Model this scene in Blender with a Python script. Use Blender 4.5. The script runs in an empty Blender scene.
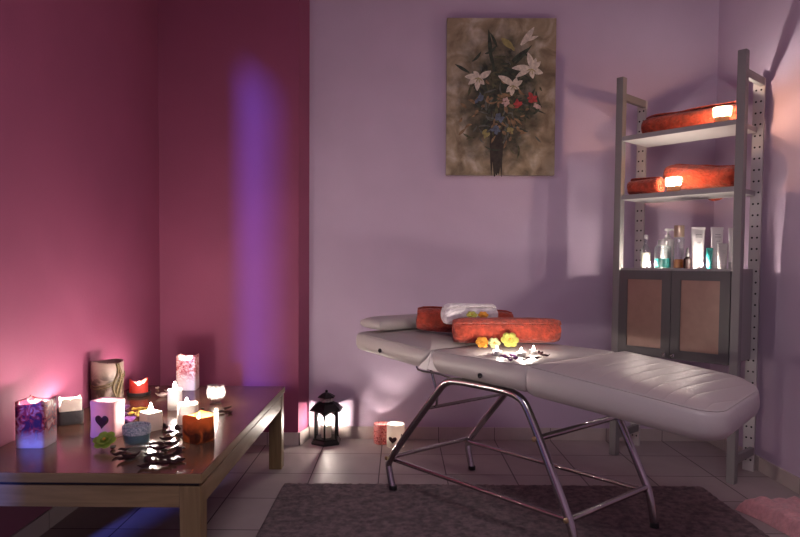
import bpy, bmesh, math, random
from math import sin, cos, pi, radians, sqrt, atan2, tan
from mathutils import Vector, Matrix, noise

# ------------------------------------------------------------------ camera, world, sun, exposure
scene = bpy.context.scene
COL = scene.collection
F, CAM_H, TILT, ROLL, HORIZON = 643.0, 1.1, 0.04, 0.0075, 265.0
YPP = HORIZON + F * tan(TILT)

cam_data = bpy.data.cameras.new('camera')
cam = bpy.data.objects.new('camera', cam_data)
COL.objects.link(cam)
cam_data.sensor_width = 36.0
cam_data.lens = F / 800.0 * 36.0
cam_data.shift_y = (YPP - 268.5) / 800.0
cam_data.clip_start = 0.02
cam.matrix_world = Matrix.Translation((0, 0, CAM_H)) @ Matrix.Rotation(pi / 2 - TILT, 4, 'X') @ Matrix.Rotation(ROLL, 4, 'Z')
scene.camera = cam

world = bpy.data.worlds.new('dusk')
scene.world = world
world.use_nodes = True
world.node_tree.nodes['Background'].inputs[0].default_value = (0.30, 0.32, 0.75, 1)
world.node_tree.nodes['Background'].inputs[1].default_value = 0.5

sun_data = bpy.data.lights.new('dusk_daylight', 'SUN')
sun_data.energy = 5.2
sun_data.color = (0.12, 0.17, 1.0)
sun_data.angle = radians(5)
sun = bpy.data.objects.new('dusk_daylight', sun_data)
COL.objects.link(sun)
sun.rotation_euler = Vector((0.236, 0.97, -0.24)).to_track_quat('-Z', 'Y').to_euler()

# unseen fill light added behind the camera; its housing is built with the structure
lamp_data = bpy.data.lights.new('fill_panel_light', 'AREA')
lamp_data.shape = 'DISK'
lamp_data.size = 1.3
lamp_data.energy = 21.0
lamp_data.color = (1.0, 0.88, 0.94)
lamp = bpy.data.objects.new('fill_panel_light', lamp_data)
COL.objects.link(lamp)
lamp.location = (0.3, 0.3, 2.94)

FLAME_STRENGTH = 2000.0
FLAME_COLOR = (1.0, 0.86, 0.75)

vs = scene.view_settings
vs.view_transform = 'Standard'
vs.look = 'None'
vs.gamma = 1.0
vs.use_curve_mapping = False
vs.exposure = 0.0
cy = scene.cycles
cy.use_denoising = True
cy.sample_clamp_indirect = 4.0
cy.caustics_reflective = False
cy.caustics_refractive = False
cy.transparent_max_bounces = 16

# ------------------------------------------------------------------ measuring helpers (photo pixel -> point in the room)
def ray(px, py):
    u, v = px - 400.0, py - YPP
    c, s = cos(ROLL), sin(ROLL)
    u, v = u * c + v * s, -u * s + v * c
    y, z = F, -v
    return Vector((u, y * cos(TILT) + z * sin(TILT), -y * sin(TILT) + z * cos(TILT)))
CAMP = Vector((0, 0, CAM_H))
def on_z(px, py, z):
    d = ray(px, py)
    return CAMP + d * ((z - CAM_H) / d.z)

# ------------------------------------------------------------------ mesh helpers
rnd = random.Random(7)

class MB:
    def __init__(self):
        self.bm = bmesh.new()
        self.mi = 0
    def face(self, vs_):
        try:
            f = self.bm.faces.new(vs_)
            f.material_index = self.mi
            return f
        except ValueError:
            return None
    def box(self, c, s, rot=None):
        x, y, z = s[0] / 2, s[1] / 2, s[2] / 2
        pts = [(-x,-y,-z),(x,-y,-z),(x,y,-z),(-x,y,-z),(-x,-y,z),(x,-y,z),(x,y,z),(-x,y,z)]
        v = []
        for p in pts:
            q = Vector(p)
            if rot is not None: q = rot @ q
            v.append(self.bm.verts.new(q + Vector(c)))
        for f in ((0,3,2,1),(4,5,6,7),(0,1,5,4),(1,2,6,5),(2,3,7,6),(3,0,4,7)):
            self.face([v[i] for i in f])
        return self
    def span(self, a, b):
        return self.box([(a[i] + b[i]) / 2 for i in range(3)], [abs(b[i] - a[i]) for i in range(3)])
    def rings(self, rings, cap0=True, cap1=True, closed=True):
        vr = [[self.bm.verts.new(p) for p in r] for r in rings]
        n = len(vr[0])
        for a, b in zip(vr[:-1], vr[1:]):
            for i in range(n if closed else n - 1):
                j = (i + 1) % n
                self.face([a[i], a[j], b[j], b[i]])
        if cap0: self.face(list(reversed(vr[0])))
        if cap1: self.face(vr[-1])
        return vr
    def lathe(self, prof, c=(0, 0, 0), n=24, cap0=True, cap1=True, a0=0.0):
        c = Vector(c)
        rs = []
        for r, z in prof:
            r = max(r, 0.0002)
            rs.append([c + Vector((r * cos(a0 + 2*pi*i/n), r * sin(a0 + 2*pi*i/n), z)) for i in range(n)])
        self.rings(rs, cap0, cap1)
        return self
    def tube(self, pts, r, n=12, smooth=0):
        pts = [Vector(p) for p in pts]
        for _ in range(smooth):
            q = [pts[0]]
            for a, b in zip(pts[:-1], pts[1:]):
                q += [a * .75 + b * .25, a * .25 + b * .75]
            q.append(pts[-1])
            pts = q
        rs, up = [], None
        for i, p in enumerate(pts):
            t = (pts[min(i+1, len(pts)-1)] - pts[max(i-1, 0)]).normalized()
            if up is None:
                up = t.orthogonal().normalized()
            up = (up - t * up.dot(t))
            up = up.normalized() if up.length > 1e-6 else t.orthogonal().normalized()
            w = t.cross(up)
            rr = r[i] if isinstance(r, (list, tuple)) else r
            rs.append([p + (up * cos(2*pi*k/n) + w * sin(2*pi*k/n)) * rr for k in range(n)])
        self.rings(rs)
        return self
    def prism(self, poly, z0, z1):
        self.rings([[Vector((x, y, z0)) for x, y in poly], [Vector((x, y, z1)) for x, y in poly]])
        return self
    def ball(self, c, r, seg=14, scale=(1, 1, 1)):
        m = Matrix.Translation(c) @ Matrix.Diagonal((scale[0], scale[1], scale[2], 1))
        bmesh.ops.create_uvsphere(self.bm, u_segments=seg, v_segments=max(6, seg // 2), radius=r, matrix=m)
        return self
    def build(self, name, mats, parent=None, smooth=True, bevel=0.0, loc=None, rotz=0.0, angle=40):
        bm = self.bm
        bmesh.ops.recalc_face_normals(bm, faces=bm.faces)
        me = bpy.data.meshes.new(name)
        bm.to_mesh(me); bm.free()
        for m in (mats if isinstance(mats, (list, tuple)) else [mats]):
            me.materials.append(m)
        if smooth:
            for p in me.polygons: p.use_smooth = True
            me.set_sharp_from_angle(angle=radians(angle))
        o = bpy.data.objects.new(name, me)
        COL.objects.link(o)
        if bevel > 0:
            b = o.modifiers.new('bevel', 'BEVEL')
            b.width = bevel; b.segments = 2; b.limit_method = 'ANGLE'
        if parent is not None: o.parent = parent
        if loc is not None: o.location = loc
        o.rotation_euler = (0, 0, rotz)
        return o

def tag(o, label, cat, group=None):
    o['label'] = label; o['category'] = cat
    if group: o['group'] = group
    return o
def thing(name, label, cat, loc=(0, 0, 0), rotz=0.0, group=None):
    o = bpy.data.objects.new(name, None)
    COL.objects.link(o)
    o.empty_display_size = 0.05
    o.location = loc; o.rotation_euler = (0, 0, rotz)
    return tag(o, label, cat, group)
def struct(o):
    o['kind'] = 'structure'
    return o

# ------------------------------------------------------------------ materials
def new_mat(name):
    m = bpy.data.materials.new(name); m.use_nodes = True
    nt = m.node_tree
    return m, nt, nt.nodes['Principled BSDF'], nt.nodes['Material Output']
def mat(name, col, rough=0.5, metal=0.0, bump=0.0, bscale=60.0, var=0.0, vscale=6.0, sheen=0.0, spec=None, col2=None):
    m, nt, b, out = new_mat(name)
    b.inputs['Base Color'].default_value = (*col, 1)
    b.inputs['Roughness'].default_value = rough
    b.inputs['Metallic'].default_value = metal
    if spec is not None: b.inputs['Specular IOR Level'].default_value = spec
    if sheen:
        b.inputs['Sheen Weight'].default_value = sheen
    tc = nt.nodes.new('ShaderNodeTexCoord')
    if var or col2:
        nz = nt.nodes.new('ShaderNodeTexNoise'); nz.inputs['Scale'].default_value = vscale
        nz.inputs['Detail'].default_value = 6
        nt.links.new(tc.outputs['Object'], nz.inputs['Vector'])
        rp = nt.nodes.new('ShaderNodeValToRGB')
        rp.color_ramp.elements[0].position = 0.36; rp.color_ramp.elements[1].position = 0.64
        c2 = col2 if col2 else tuple(min(1, c * (1 + var)) for c in col)
        c1 = col if col2 else tuple(c * (1 - var) for c in col)
        rp.color_ramp.elements[0].color = (*c1, 1); rp.color_ramp.elements[1].color = (*c2, 1)
        nt.links.new(nz.outputs['Fac'], rp.inputs['Fac'])
        nt.links.new(rp.outputs['Color'], b.inputs['Base Color'])
    if bump:
        nb = nt.nodes.new('ShaderNodeTexNoise'); nb.inputs['Scale'].default_value = bscale
        nb.inputs['Detail'].default_value = 4
        nt.links.new(tc.outputs['Object'], nb.inputs['Vector'])
        bp = nt.nodes.new('ShaderNodeBump'); bp.inputs['Strength'].default_value = bump
        bp.inputs['Distance'].default_value = 0.01
        nt.links.new(nb.outputs['Fac'], bp.inputs['Height'])
        nt.links.new(bp.outputs['Normal'], b.inputs['Normal'])
    return m
def wax(name, col, transl=0.45, pattern=None):
    """candle wax: part of the light passes through. pattern = (scale, colour a, colour b, z from, z to)"""
    m, nt, b, out = new_mat(name)
    b.inputs['Base Color'].default_value = (*col, 1)
    b.inputs['Roughness'].default_value = 0.4
    tr = nt.nodes.new('ShaderNodeBsdfTranslucent'); tr.inputs['Color'].default_value = (*col, 1)
    mx = nt.nodes.new('ShaderNodeMixShader'); mx.inputs[0].default_value = transl
    nt.links.new(b.outputs[0], mx.inputs[1]); nt.links.new(tr.outputs[0], mx.inputs[2])
    nt.links.new(mx.outputs[0], out.inputs['Surface'])
    if pattern:
        sc, ca, cb, z0, z1, *hi = pattern
        tc = nt.nodes.new('ShaderNodeTexCoord')
        vo = nt.nodes.new('ShaderNodeTexNoise'); vo.inputs['Scale'].default_value = sc
        vo.inputs['Detail'].default_value = 5; vo.inputs['Distortion'].default_value = 1.2
        nt.links.new(tc.outputs['Object'], vo.inputs['Vector'])
        rp = nt.nodes.new('ShaderNodeValToRGB')
        e = rp.color_ramp.elements
        e[0].position = 0.38; e[0].color = (*ca, 1); e[1].position = 0.62; e[1].color = (*(hi[0] if hi else col), 1)
        k = e.new(0.50); k.color = (*cb, 1)
        nt.links.new(vo.outputs['Fac'], rp.inputs['Fac'])
        sx = nt.nodes.new('ShaderNodeSeparateXYZ'); nt.links.new(tc.outputs['Object'], sx.inputs[0])
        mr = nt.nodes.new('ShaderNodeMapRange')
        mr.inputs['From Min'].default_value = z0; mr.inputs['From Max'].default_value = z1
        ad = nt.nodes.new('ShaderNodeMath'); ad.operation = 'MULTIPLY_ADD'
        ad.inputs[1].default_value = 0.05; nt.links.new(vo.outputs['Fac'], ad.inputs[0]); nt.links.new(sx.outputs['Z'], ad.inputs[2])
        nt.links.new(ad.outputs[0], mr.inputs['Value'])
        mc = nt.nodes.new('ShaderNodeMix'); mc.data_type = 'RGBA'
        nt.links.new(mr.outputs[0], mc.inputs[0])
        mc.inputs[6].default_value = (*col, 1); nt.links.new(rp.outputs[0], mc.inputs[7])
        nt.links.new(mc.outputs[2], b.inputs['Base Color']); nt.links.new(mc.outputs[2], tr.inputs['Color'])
    return m
def glass(name, col=(1, 1, 1), gloss=0.1, frost=0.0, rough=0.03):
    m, nt, b, out = new_mat(name)
    tp = nt.nodes.new('ShaderNodeBsdfTransparent'); tp.inputs[0].default_value = (*col, 1)
    gl = nt.nodes.new('ShaderNodeBsdfGlossy'); gl.inputs['Roughness'].default_value = rough
    mx = nt.nodes.new('ShaderNodeMixShader'); mx.inputs[0].default_value = gloss
    nt.links.new(tp.outputs[0], mx.inputs[1]); nt.links.new(gl.outputs[0], mx.inputs[2])
    last = mx
    if frost:
        tr = nt.nodes.new('ShaderNodeBsdfTranslucent'); tr.inputs[0].default_value = (*col, 1)
        m2 = nt.nodes.new('ShaderNodeMixShader'); m2.inputs[0].default_value = frost
        nt.links.new(mx.outputs[0], m2.inputs[1]); nt.links.new(tr.outputs[0], m2.inputs[2])
        last = m2
    nt.links.new(last.outputs[0], out.inputs['Surface'])
    return m
def emis(name, col, strength):
    m, nt, b, out = new_mat(name)
    e = nt.nodes.new('ShaderNodeEmission'); e.inputs[0].default_value = (*col, 1); e.inputs[1].default_value = strength
    nt.links.new(e.outputs[0], out.inputs['Surface'])
    return m

M = {}
M['lavender'] = mat('lavender_paint', (0.58, 0.46, 0.60), 0.75, bump=0.12, bscale=160, var=0.03, vscale=3)
M['magenta'] = mat('magenta_paint', (0.29, 0.064, 0.137), 0.7, bump=0.12, bscale=160, var=0.04, vscale=3)
M['ceiling'] = mat('ceiling_paint', (0.55, 0.48, 0.52), 0.8)
M['chrome'] = mat('chrome', (0.50, 0.48, 0.48), 0.16, 1.0)
M['vinyl'] = mat('grey_vinyl', (0.44, 0.405, 0.39), 0.42, bump=0.10, bscale=45)
M['vinyl_light'] = mat('pale_vinyl', (0.72, 0.68, 0.67), 0.45, bump=0.2, bscale=40)
M['terry_orange'] = mat('orange_terry', (0.42, 0.055, 0.026), 0.95, bump=1.0, bscale=75, var=0.30, vscale=38, sheen=0.3)
M['terry_white'] = mat('white_terry', (0.80, 0.75, 0.76), 0.95, bump=0.9, bscale=75, var=0.08, vscale=40, sheen=0.3)
M['terry_pink'] = mat('pink_terry', (0.66, 0.33, 0.34), 0.95, bump=0.9, bscale=75, var=0.10, vscale=40, sheen=0.3)
M['grey_metal'] = mat('grey_painted_metal', (0.24, 0.23, 0.225), 0.5)
M['pale_metal'] = mat('pale_metal', (0.55, 0.53, 0.52), 0.45, 0.2)
M['hole'] = mat('dark_hole', (0.015, 0.013, 0.013), 0.9)
M['shelf_board'] = mat('grey_board', (0.34, 0.325, 0.32), 0.5)
M['shelf_under'] = mat('pale_board', (0.62, 0.60, 0.58), 0.5)
M['door_frame'] = mat('charcoal_lacquer', (0.105, 0.10, 0.10), 0.42)
M['door_panel'] = mat('bronze_panel', (0.34, 0.21, 0.165), 0.38, 0.15, bump=0.05, bscale=200, var=0.05, vscale=20)
M['black_metal'] = mat('black_metal', (0.012, 0.011, 0.011), 0.42, 0.3)
M['black'] = mat('black_plastic', (0.01, 0.01, 0.01), 0.5)
M['brass'] = mat('brass', (0.62, 0.48, 0.25), 0.3, 1.0)
M['gold_cap'] = mat('champagne_cap', (0.70, 0.56, 0.40), 0.3, 0.8)
M['alu'] = mat('aluminium', (0.8, 0.78, 0.76), 0.3, 1.0)
M['glass'] = glass('clear_glass', (0.96, 0.96, 0.96), 0.09)
M['fill_glow'] = emis('fill_glow', (1.0, 0.88, 0.94), 3.0)  # glow of the added fill panel overhead
M['pane'] = glass('window_pane', (0.97, 0.97, 1.0), 0.06)
M['frost_glass'] = glass('frosted_glass', (0.93, 0.91, 0.9), 0.14, 0.05)
M['amber_glass'] = glass('amber_glass', (1.0, 0.82, 0.66), 0.06, 0.22)
M['bottle_glass'] = glass('bottle_glass', (0.86, 0.90, 0.90), 0.16, 0.10)
M['teal'] = wax('teal_liquid', (0.03, 0.38, 0.36), 0.6)
M['amber'] = wax('amber_liquid', (0.80, 0.36, 0.12), 0.6)
M['cream_liquid'] = wax('cream_liquid', (0.85, 0.80, 0.68), 0.5)
M['tube_white'] = wax('white_tube', (0.82, 0.80, 0.79), 0.25)
M['tube_grey'] = wax('grey_tube', (0.46, 0.43, 0.44), 0.15)
M['tube_teal'] = mat('teal_tube', (0.02, 0.22, 0.20), 0.35)
M['label_print'] = mat('grey_print', (0.30, 0.29, 0.31), 0.6)
M['wick'] = mat('burnt_wick', (0.02, 0.015, 0.012), 0.9)
M['flame'] = emis('flame', FLAME_COLOR, FLAME_STRENGTH)
M['white_wax'] = wax('white_wax', (0.88, 0.82, 0.74), 0.6)
M['glow_wax'] = wax('glowing_wax', (0.93, 0.86, 0.80), 0.78)
M['pink_wax'] = wax('pink_wax', (0.86, 0.55, 0.56), 0.4)
M['rose_wax'] = wax('rose_wax', (0.66, 0.20, 0.18), 0.4, (60, (0.30, 0.04, 0.05), (0.75, 0.40, 0.38), -1, -0.5))
M['red_wax'] = wax('red_wax', (0.60, 0.07, 0.05), 0.45)
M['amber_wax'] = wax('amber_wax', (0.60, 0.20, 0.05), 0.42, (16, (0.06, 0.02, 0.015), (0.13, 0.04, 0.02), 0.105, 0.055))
M['flower_wax'] = wax('flower_wax', (0.82, 0.76, 0.76), 0.35, (34, (0.05, 0.012, 0.06), (0.36, 0.03, 0.05), 0.04, 0.085, (0.50, 0.30, 0.32)))
M['blossom_wax'] = wax('blossom_wax', (0.86, 0.78, 0.76), 0.35, (55, (0.45, 0.05, 0.07), (0.70, 0.32, 0.32), 0.06, 0.12))
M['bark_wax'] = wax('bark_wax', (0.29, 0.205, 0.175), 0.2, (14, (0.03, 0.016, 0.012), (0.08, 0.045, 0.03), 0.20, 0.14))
M['blue_wax'] = wax('blue_wax', (0.42, 0.62, 0.72), 0.4)
M['slate'] = mat('dark_stone', (0.022, 0.019, 0.022), 0.5, bump=0.2, bscale=50)
M['heart'] = mat('dark_heart', (0.05, 0.012, 0.014), 0.5)
M['dark_bottle'] = mat('dark_bottle', (0.016, 0.008, 0.008), 0.5, spec=0.2)
M['vine'] = mat('dried_vine', (0.10, 0.065, 0.025), 0.7, bump=0.5, bscale=120)
M['snow'] = mat('sugar_frost', (0.22, 0.33, 0.42), 0.6, bump=0.8, bscale=300, col2=(0.80, 0.82, 0.86), vscale=170)
M['dried'] = mat('dried_petal', (0.020, 0.010, 0.012), 0.75, bump=0.4, bscale=90, col2=(0.07, 0.03, 0.032), vscale=30, spec=0.12)
M['dried_pale'] = mat('pale_petal', (0.55, 0.40, 0.36), 0.6)
M['petal_yellow'] = wax('yellow_petal', (0.80, 0.55, 0.10), 0.3)
M['petal_purple'] = wax('purple_petal', (0.28, 0.10, 0.30), 0.3)
M['rose_orange'] = wax('orange_petal', (0.86, 0.42, 0.06), 0.3)
M['rose_pale'] = wax('pale_green_petal', (0.72, 0.74, 0.36), 0.3)
M['rose_yellow'] = wax('yellow_green_petal', (0.62, 0.60, 0.14), 0.3)
M['rose_green'] = wax('green_petal', (0.30, 0.42, 0.06), 0.3)
M['leaf_green'] = mat('leaf_green', (0.10, 0.20, 0.03), 0.5)
M['baseboard'] = mat('baseboard_tile', (0.53, 0.455, 0.425), 0.35, var=0.05, vscale=8)
M['grout'] = mat('grout', (0.12, 0.095, 0.10), 0.9)
M['frame_white'] = mat('white_lacquer', (0.7, 0.7, 0.7), 0.4)

def wood(name, c1, c2, rough, axis='Y'):
    m, nt, b, out = new_mat(name)
    tc = nt.nodes.new('ShaderNodeTexCoord'); mp = nt.nodes.new('ShaderNodeMapping')
    mp.inputs['Scale'].default_value = {'Y': (14, 1.2, 14), 'X': (1.2, 14, 14), 'Z': (14, 14, 1.2)}[axis]
    nt.links.new(tc.outputs['Object'], mp.inputs[0])
    nz = nt.nodes.new('ShaderNodeTexNoise'); nz.inputs['Scale'].default_value = 3.0
    nz.inputs['Detail'].default_value = 7; nz.inputs['Distortion'].default_value = 0.8
    nt.links.new(mp.outputs[0], nz.inputs['Vector'])
    rp = nt.nodes.new('ShaderNodeValToRGB')
    rp.color_ramp.elements[0].position = 0.3; rp.color_ramp.elements[0].color = (*c1, 1)
    rp.color_ramp.elements[1].position = 0.7; rp.color_ramp.elements[1].color = (*c2, 1)
    nt.links.new(nz.outputs['Fac'], rp.inputs[0]); nt.links.new(rp.outputs[0], b.inputs['Base Color'])
    b.inputs['Roughness'].default_value = rough
    b.inputs['Specular IOR Level'].default_value = 0.4
    return m
M['wood_top'] = wood('table_top_wood', (0.085, 0.042, 0.026), (0.14, 0.075, 0.045), 0.19, 'Y')
M['wood_x'] = wood('table_wood_across', (0.17, 0.115, 0.05), (0.27, 0.19, 0.09), 0.4, 'X')
M['wood_y'] = wood('table_wood_along', (0.17, 0.115, 0.05), (0.27, 0.19, 0.09), 0.4, 'Y')
M['wood_z'] = wood('table_wood_upright', (0.17, 0.115, 0.05), (0.27, 0.19, 0.09), 0.4, 'Z')

def tile_mat():
    m, nt, b, out = new_mat('floor_tiles')
    tc = nt.nodes.new('ShaderNodeTexCoord'); mp = nt.nodes.new('ShaderNodeMapping')
    nt.links.new(tc.outputs['Object'], mp.inputs[0])
    mp.inputs['Location'].default_value = (0.103 + 0.353 * 20, -3.705 + 0.362 * 20, 0)
    br = nt.nodes.new('ShaderNodeTexBrick')
    br.offset = 0.0; br.squash = 1.0
    br.inputs['Scale'].default_value = 1.0
    br.inputs['Brick Width'].default_value = 0.353
    br.inputs['Row Height'].default_value = 0.362
    br.inputs['Mortar Size'].default_value = 0.0032
    br.inputs['Mortar Smooth'].default_value = 0.1
    br.inputs['Color1'].default_value = (0.42, 0.355, 0.345, 1)
    br.inputs['Color2'].default_value = (0.46, 0.385, 0.37, 1)
    br.inputs['Mortar'].default_value = (0.085, 0.06, 0.065, 1)
    nt.links.new(mp.outputs[0], br.inputs['Vector'])
    nz = nt.nodes.new('ShaderNodeTexNoise'); nz.inputs['Scale'].default_value = 7; nz.inputs['Detail'].default_value = 6
    nt.links.new(tc.outputs['Object'], nz.inputs['Vector'])
    mx = nt.nodes.new('ShaderNodeMix'); mx.data_type = 'RGBA'; mx.blend_type = 'MULTIPLY'
    mx.inputs[0].default_value = 0.25
    nt.links.new(br.outputs['Color'], mx.inputs[6]); nt.links.new(nz.outputs['Fac'], mx.inputs[7])
    nt.links.new(mx.outputs[2], b.inputs['Base Color'])
    b.inputs['Roughness'].default_value = 0.55
    bp = nt.nodes.new('ShaderNodeBump'); bp.inputs['Strength'].default_value = 0.5; bp.inputs['Distance'].default_value = 0.002
    bp.invert = True
    nt.links.new(br.outputs['Fac'], bp.inputs['Height']); nt.links.new(bp.outputs[0], b.inputs['Normal'])
    return m
M['tiles'] = tile_mat()

def quilt_mat():
    m, nt, b, out = new_mat('quilted_vinyl')
    b.inputs['Base Color'].default_value = (0.44, 0.385, 0.375, 1); b.inputs['Roughness'].default_value = 0.42
    tc = nt.nodes.new('ShaderNodeTexCoord'); sx = nt.nodes.new('ShaderNodeSeparateXYZ')
    nt.links.new(tc.outputs['Object'], sx.inputs[0])
    m1 = nt.nodes.new('ShaderNodeMath'); m1.operation = 'MULTIPLY'; m1.inputs[1].default_value = pi / 0.062
    nt.links.new(sx.outputs['X'], m1.inputs[0])
    m2 = nt.nodes.new('ShaderNodeMath'); m2.operation = 'SINE'; nt.links.new(m1.outputs[0], m2.inputs[0])
    m3 = nt.nodes.new('ShaderNodeMath'); m3.operation = 'ABSOLUTE'; nt.links.new(m2.outputs[0], m3.inputs[0])
    m4 = nt.nodes.new('ShaderNodeMath'); m4.operation = 'POWER'; m4.inputs[1].default_value = 0.35
    nt.links.new(m3.outputs[0], m4.inputs[0])
    bp = nt.nodes.new('ShaderNodeBump'); bp.inputs['Strength'].default_value = 0.45; bp.inputs['Distance'].default_value = 0.006
    nt.links.new(m4.outputs[0], bp.inputs['Height']); nt.links.new(bp.outputs[0], b.inputs['Normal'])
    return m
M['quilt'] = quilt_mat()

def rug_mat():
    m = mat('mauve_rug', (0.085, 0.046, 0.050), 1.0, bump=0.9, bscale=420, col2=(0.25, 0.155, 0.16), vscale=34, sheen=0.2)
    return m
M['rug'] = rug_mat()

def canvas_mat():
    m, nt, b, out = new_mat('painted_canvas')
    tc = nt.nodes.new('ShaderNodeTexCoord')
    nz = nt.nodes.new('ShaderNodeTexNoise'); nz.inputs['Scale'].default_value = 9; nz.inputs['Detail'].default_value = 9
    nz.inputs['Distortion'].default_value = 0.6
    nt.links.new(tc.outputs['Object'], nz.inputs['Vector'])
    rp = nt.nodes.new('ShaderNodeValToRGB'); e = rp.color_ramp.elements
    e[0].position = 0.30; e[0].color = (0.14, 0.105, 0.062, 1)
    e[1].position = 0.72; e[1].color = (0.58, 0.52, 0.42, 1)
    k = e.new(0.5); k.color = (0.33, 0.27, 0.17, 1)
    nt.links.new(nz.outputs['Fac'], rp.inputs[0])
    # dark painted foliage in the middle of the picture
    mp = nt.nodes.new('ShaderNodeMapping'); mp.inputs['Scale'].default_value = (4.6, 0.0, 2.9)
    nt.links.new(tc.outputs['Object'], mp.inputs[0])
    n2 = nt.nodes.new('ShaderNodeTexNoise'); n2.inputs['Scale'].default_value = 13; n2.inputs['Detail'].default_value = 6
    nt.links.new(tc.outputs['Object'], n2.inputs['Vector'])
    ln = nt.nodes.new('ShaderNodeVectorMath'); ln.operation = 'LENGTH'; nt.links.new(mp.outputs[0], ln.inputs[0])
    ad = nt.nodes.new('ShaderNodeMath'); ad.operation = 'MULTIPLY_ADD'; ad.inputs[1].default_value = 1.6
    nt.links.new(n2.outputs['Fac'], ad.inputs[0]); nt.links.new(ln.outputs['Value'], ad.inputs[2])
    mr = nt.nodes.new('ShaderNodeMapRange'); mr.inputs['From Min'].default_value = 1.45; mr.inputs['From Max'].default_value = 2.25
    nt.links.new(ad.outputs[0], mr.inputs['Value'])
    n3 = nt.nodes.new('ShaderNodeTexNoise'); n3.inputs['Scale'].default_value = 30; n3.inputs['Detail'].default_value = 5
    nt.links.new(tc.outputs['Object'], n3.inputs['Vector'])
    r2 = nt.nodes.new('ShaderNodeValToRGB'); g = r2.color_ramp.elements
    g[0].position = 0.35; g[0].color = (0.012, 0.020, 0.014, 1)
    g[1].position = 0.70; g[1].color = (0.085, 0.085, 0.045, 1)
    nt.links.new(n3.outputs['Fac'], r2.inputs[0])
    mc = nt.nodes.new('ShaderNodeMix'); mc.data_type = 'RGBA'
    nt.links.new(mr.outputs[0], mc.inputs[0]); nt.links.new(r2.outputs[0], mc.inputs[6]); nt.links.new(rp.outputs[0], mc.inputs[7])
    nt.links.new(mc.outputs[2], b.inputs['Base Color'])
    b.inputs['Roughness'].default_value = 0.6
    bp = nt.nodes.new('ShaderNodeBump'); bp.inputs['Strength'].default_value = 0.3; bp.inputs['Distance'].default_value = 0.003
    nt.links.new(n3.outputs['Fac'], bp.inputs['Height']); nt.links.new(bp.outputs[0], b.inputs['Normal'])
    return m
M['canvas'] = canvas_mat()

# ------------------------------------------------------------------ the room
XL, XR, YB, YP, YF, ZC = -1.447, 1.955, 4.03, 3.87, -1.3, 3.0
T = 0.12
struct(MB().span((XL - T, YF - T, -T), (XR + T, YB + T, 0)).build('floor', M['tiles'], smooth=False))
struct(MB().span((XL - T, YF - T, ZC), (XR + T, YB + T, ZC + T)).build('ceiling', M['ceiling'], smooth=False))
struct(MB().span((XL - T, YB, 0), (XR + T, YB + T, ZC)).build('wall_back', M['lavender'], smooth=False))
struct(MB().span((XR, YF - T, 0), (XR + T, YB, ZC)).build('wall_right', M['lavender'], smooth=False))
struct(MB().span((XL - T, YF - T, 0), (XR, YF, ZC)).build('wall_front', M['lavender'], smooth=False))
# left wall with a tall window just outside the picture
W0, W1, WZ0, WZ1 = 0.62, 1.86, 0.0, 2.95
wl = MB()
wl.span((XL - T, YF, 0), (XL, W0, ZC)); wl.span((XL - T, W1, 0), (XL, YB, ZC))
wl.span((XL - T, W0, -0.02), (XL, W1, WZ0)); wl.span((XL - T, W0, WZ1), (XL, W1, ZC))
struct(wl.build('wall_left', M['magenta'], smooth=False))
wf = MB()
wf.span((XL - T, W0, WZ0), (XL - T + .04, W0 + .04, WZ1)); wf.span((XL - T, W1 - .04, WZ0), (XL - T + .04, W1, WZ1))
wf.span((XL - T, W0 + .04, WZ0), (XL - T + .04, W1 - .04, WZ0 + .012)); wf.span((XL - T, W0 + .04, WZ1 - .04), (XL - T + .04, W1 - .04, WZ1))
win = struct(wf.build('window_1', M['frame_white'], smooth=False))
MB().span((XL - T + .015, W0 + .04, WZ0 + .012), (XL - T + .02, W1 - .04, WZ1 - .04)).build('pane', M['pane'], win, smooth=False)
# magenta pilaster wall in front of the back wall, its side slightly splayed
pw = MB()
pw.prism([(XL, YP), (-0.611, YP), (-0.570, YB), (XL, YB)], 0, ZC)
struct(pw.build('wall_alcove', M['magenta'], smooth=False))
# baseboards made of tile strips with dark joints
def baseboard(name, a, b, nrm, joints, h=0.078, t=0.009):
    a, b, nrm = Vector((*a, 0)), Vector((*b, 0)), Vector((*nrm, 0)).normalized()
    d = (b - a); L = d.length; d.normalize()
    mb = MB()
    cuts = sorted([0.0, L] + [j for j in joints if 0.01 < j < L - 0.01])
    rot = Matrix.Rotation(atan2(d.y, d.x), 3, 'Z')
    for c0, c1 in zip(cuts[:-1], cuts[1:]):
        m_ = a + d * ((c0 + c1) / 2) + nrm * (t / 2)
        mb.box((m_.x, m_.y, h / 2 + 0.0005), (c1 - c0 - 0.004, t, h - 0.001), rot)
    mb.mi = 1
    m_ = a + d * (L / 2) + nrm * (t * 0.42)
    mb.box((m_.x, m_.y, h / 2), (L - 0.002, t * 0.84, h - 0.002), rot)
    return struct(mb.build(name, [M['baseboard'], M['grout']], smooth=False))
jx = [0.353 * k for k in range(30)]
off = lambda x0: [(-0.103 + 0.353 * k) - x0 for k in range(-8, 12)]
baseboard('baseboard_back', (-0.571, YB), (XR, YB), (0, -1), off(-0.571))
baseboard('baseboard_right', (XR, YF), (XR, YB - 0.01), (-1, 0), [3.705 - 0.362 * k + 0.10 - YF for k in range(16)])
baseboard('baseboard_left', (XL, YP - 0.01), (XL, YF), (1, 0), [0.165 + 0.362 * k for k in range(16)])
baseboard('baseboard_alcove', (XL + 0.01, YP), (-0.606, YP), (0, -1), off(XL))
baseboard('baseboard_return', (-0.609, YP - 0.006), (-0.570, YB - 0.01), (1, -0.25), [])

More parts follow.
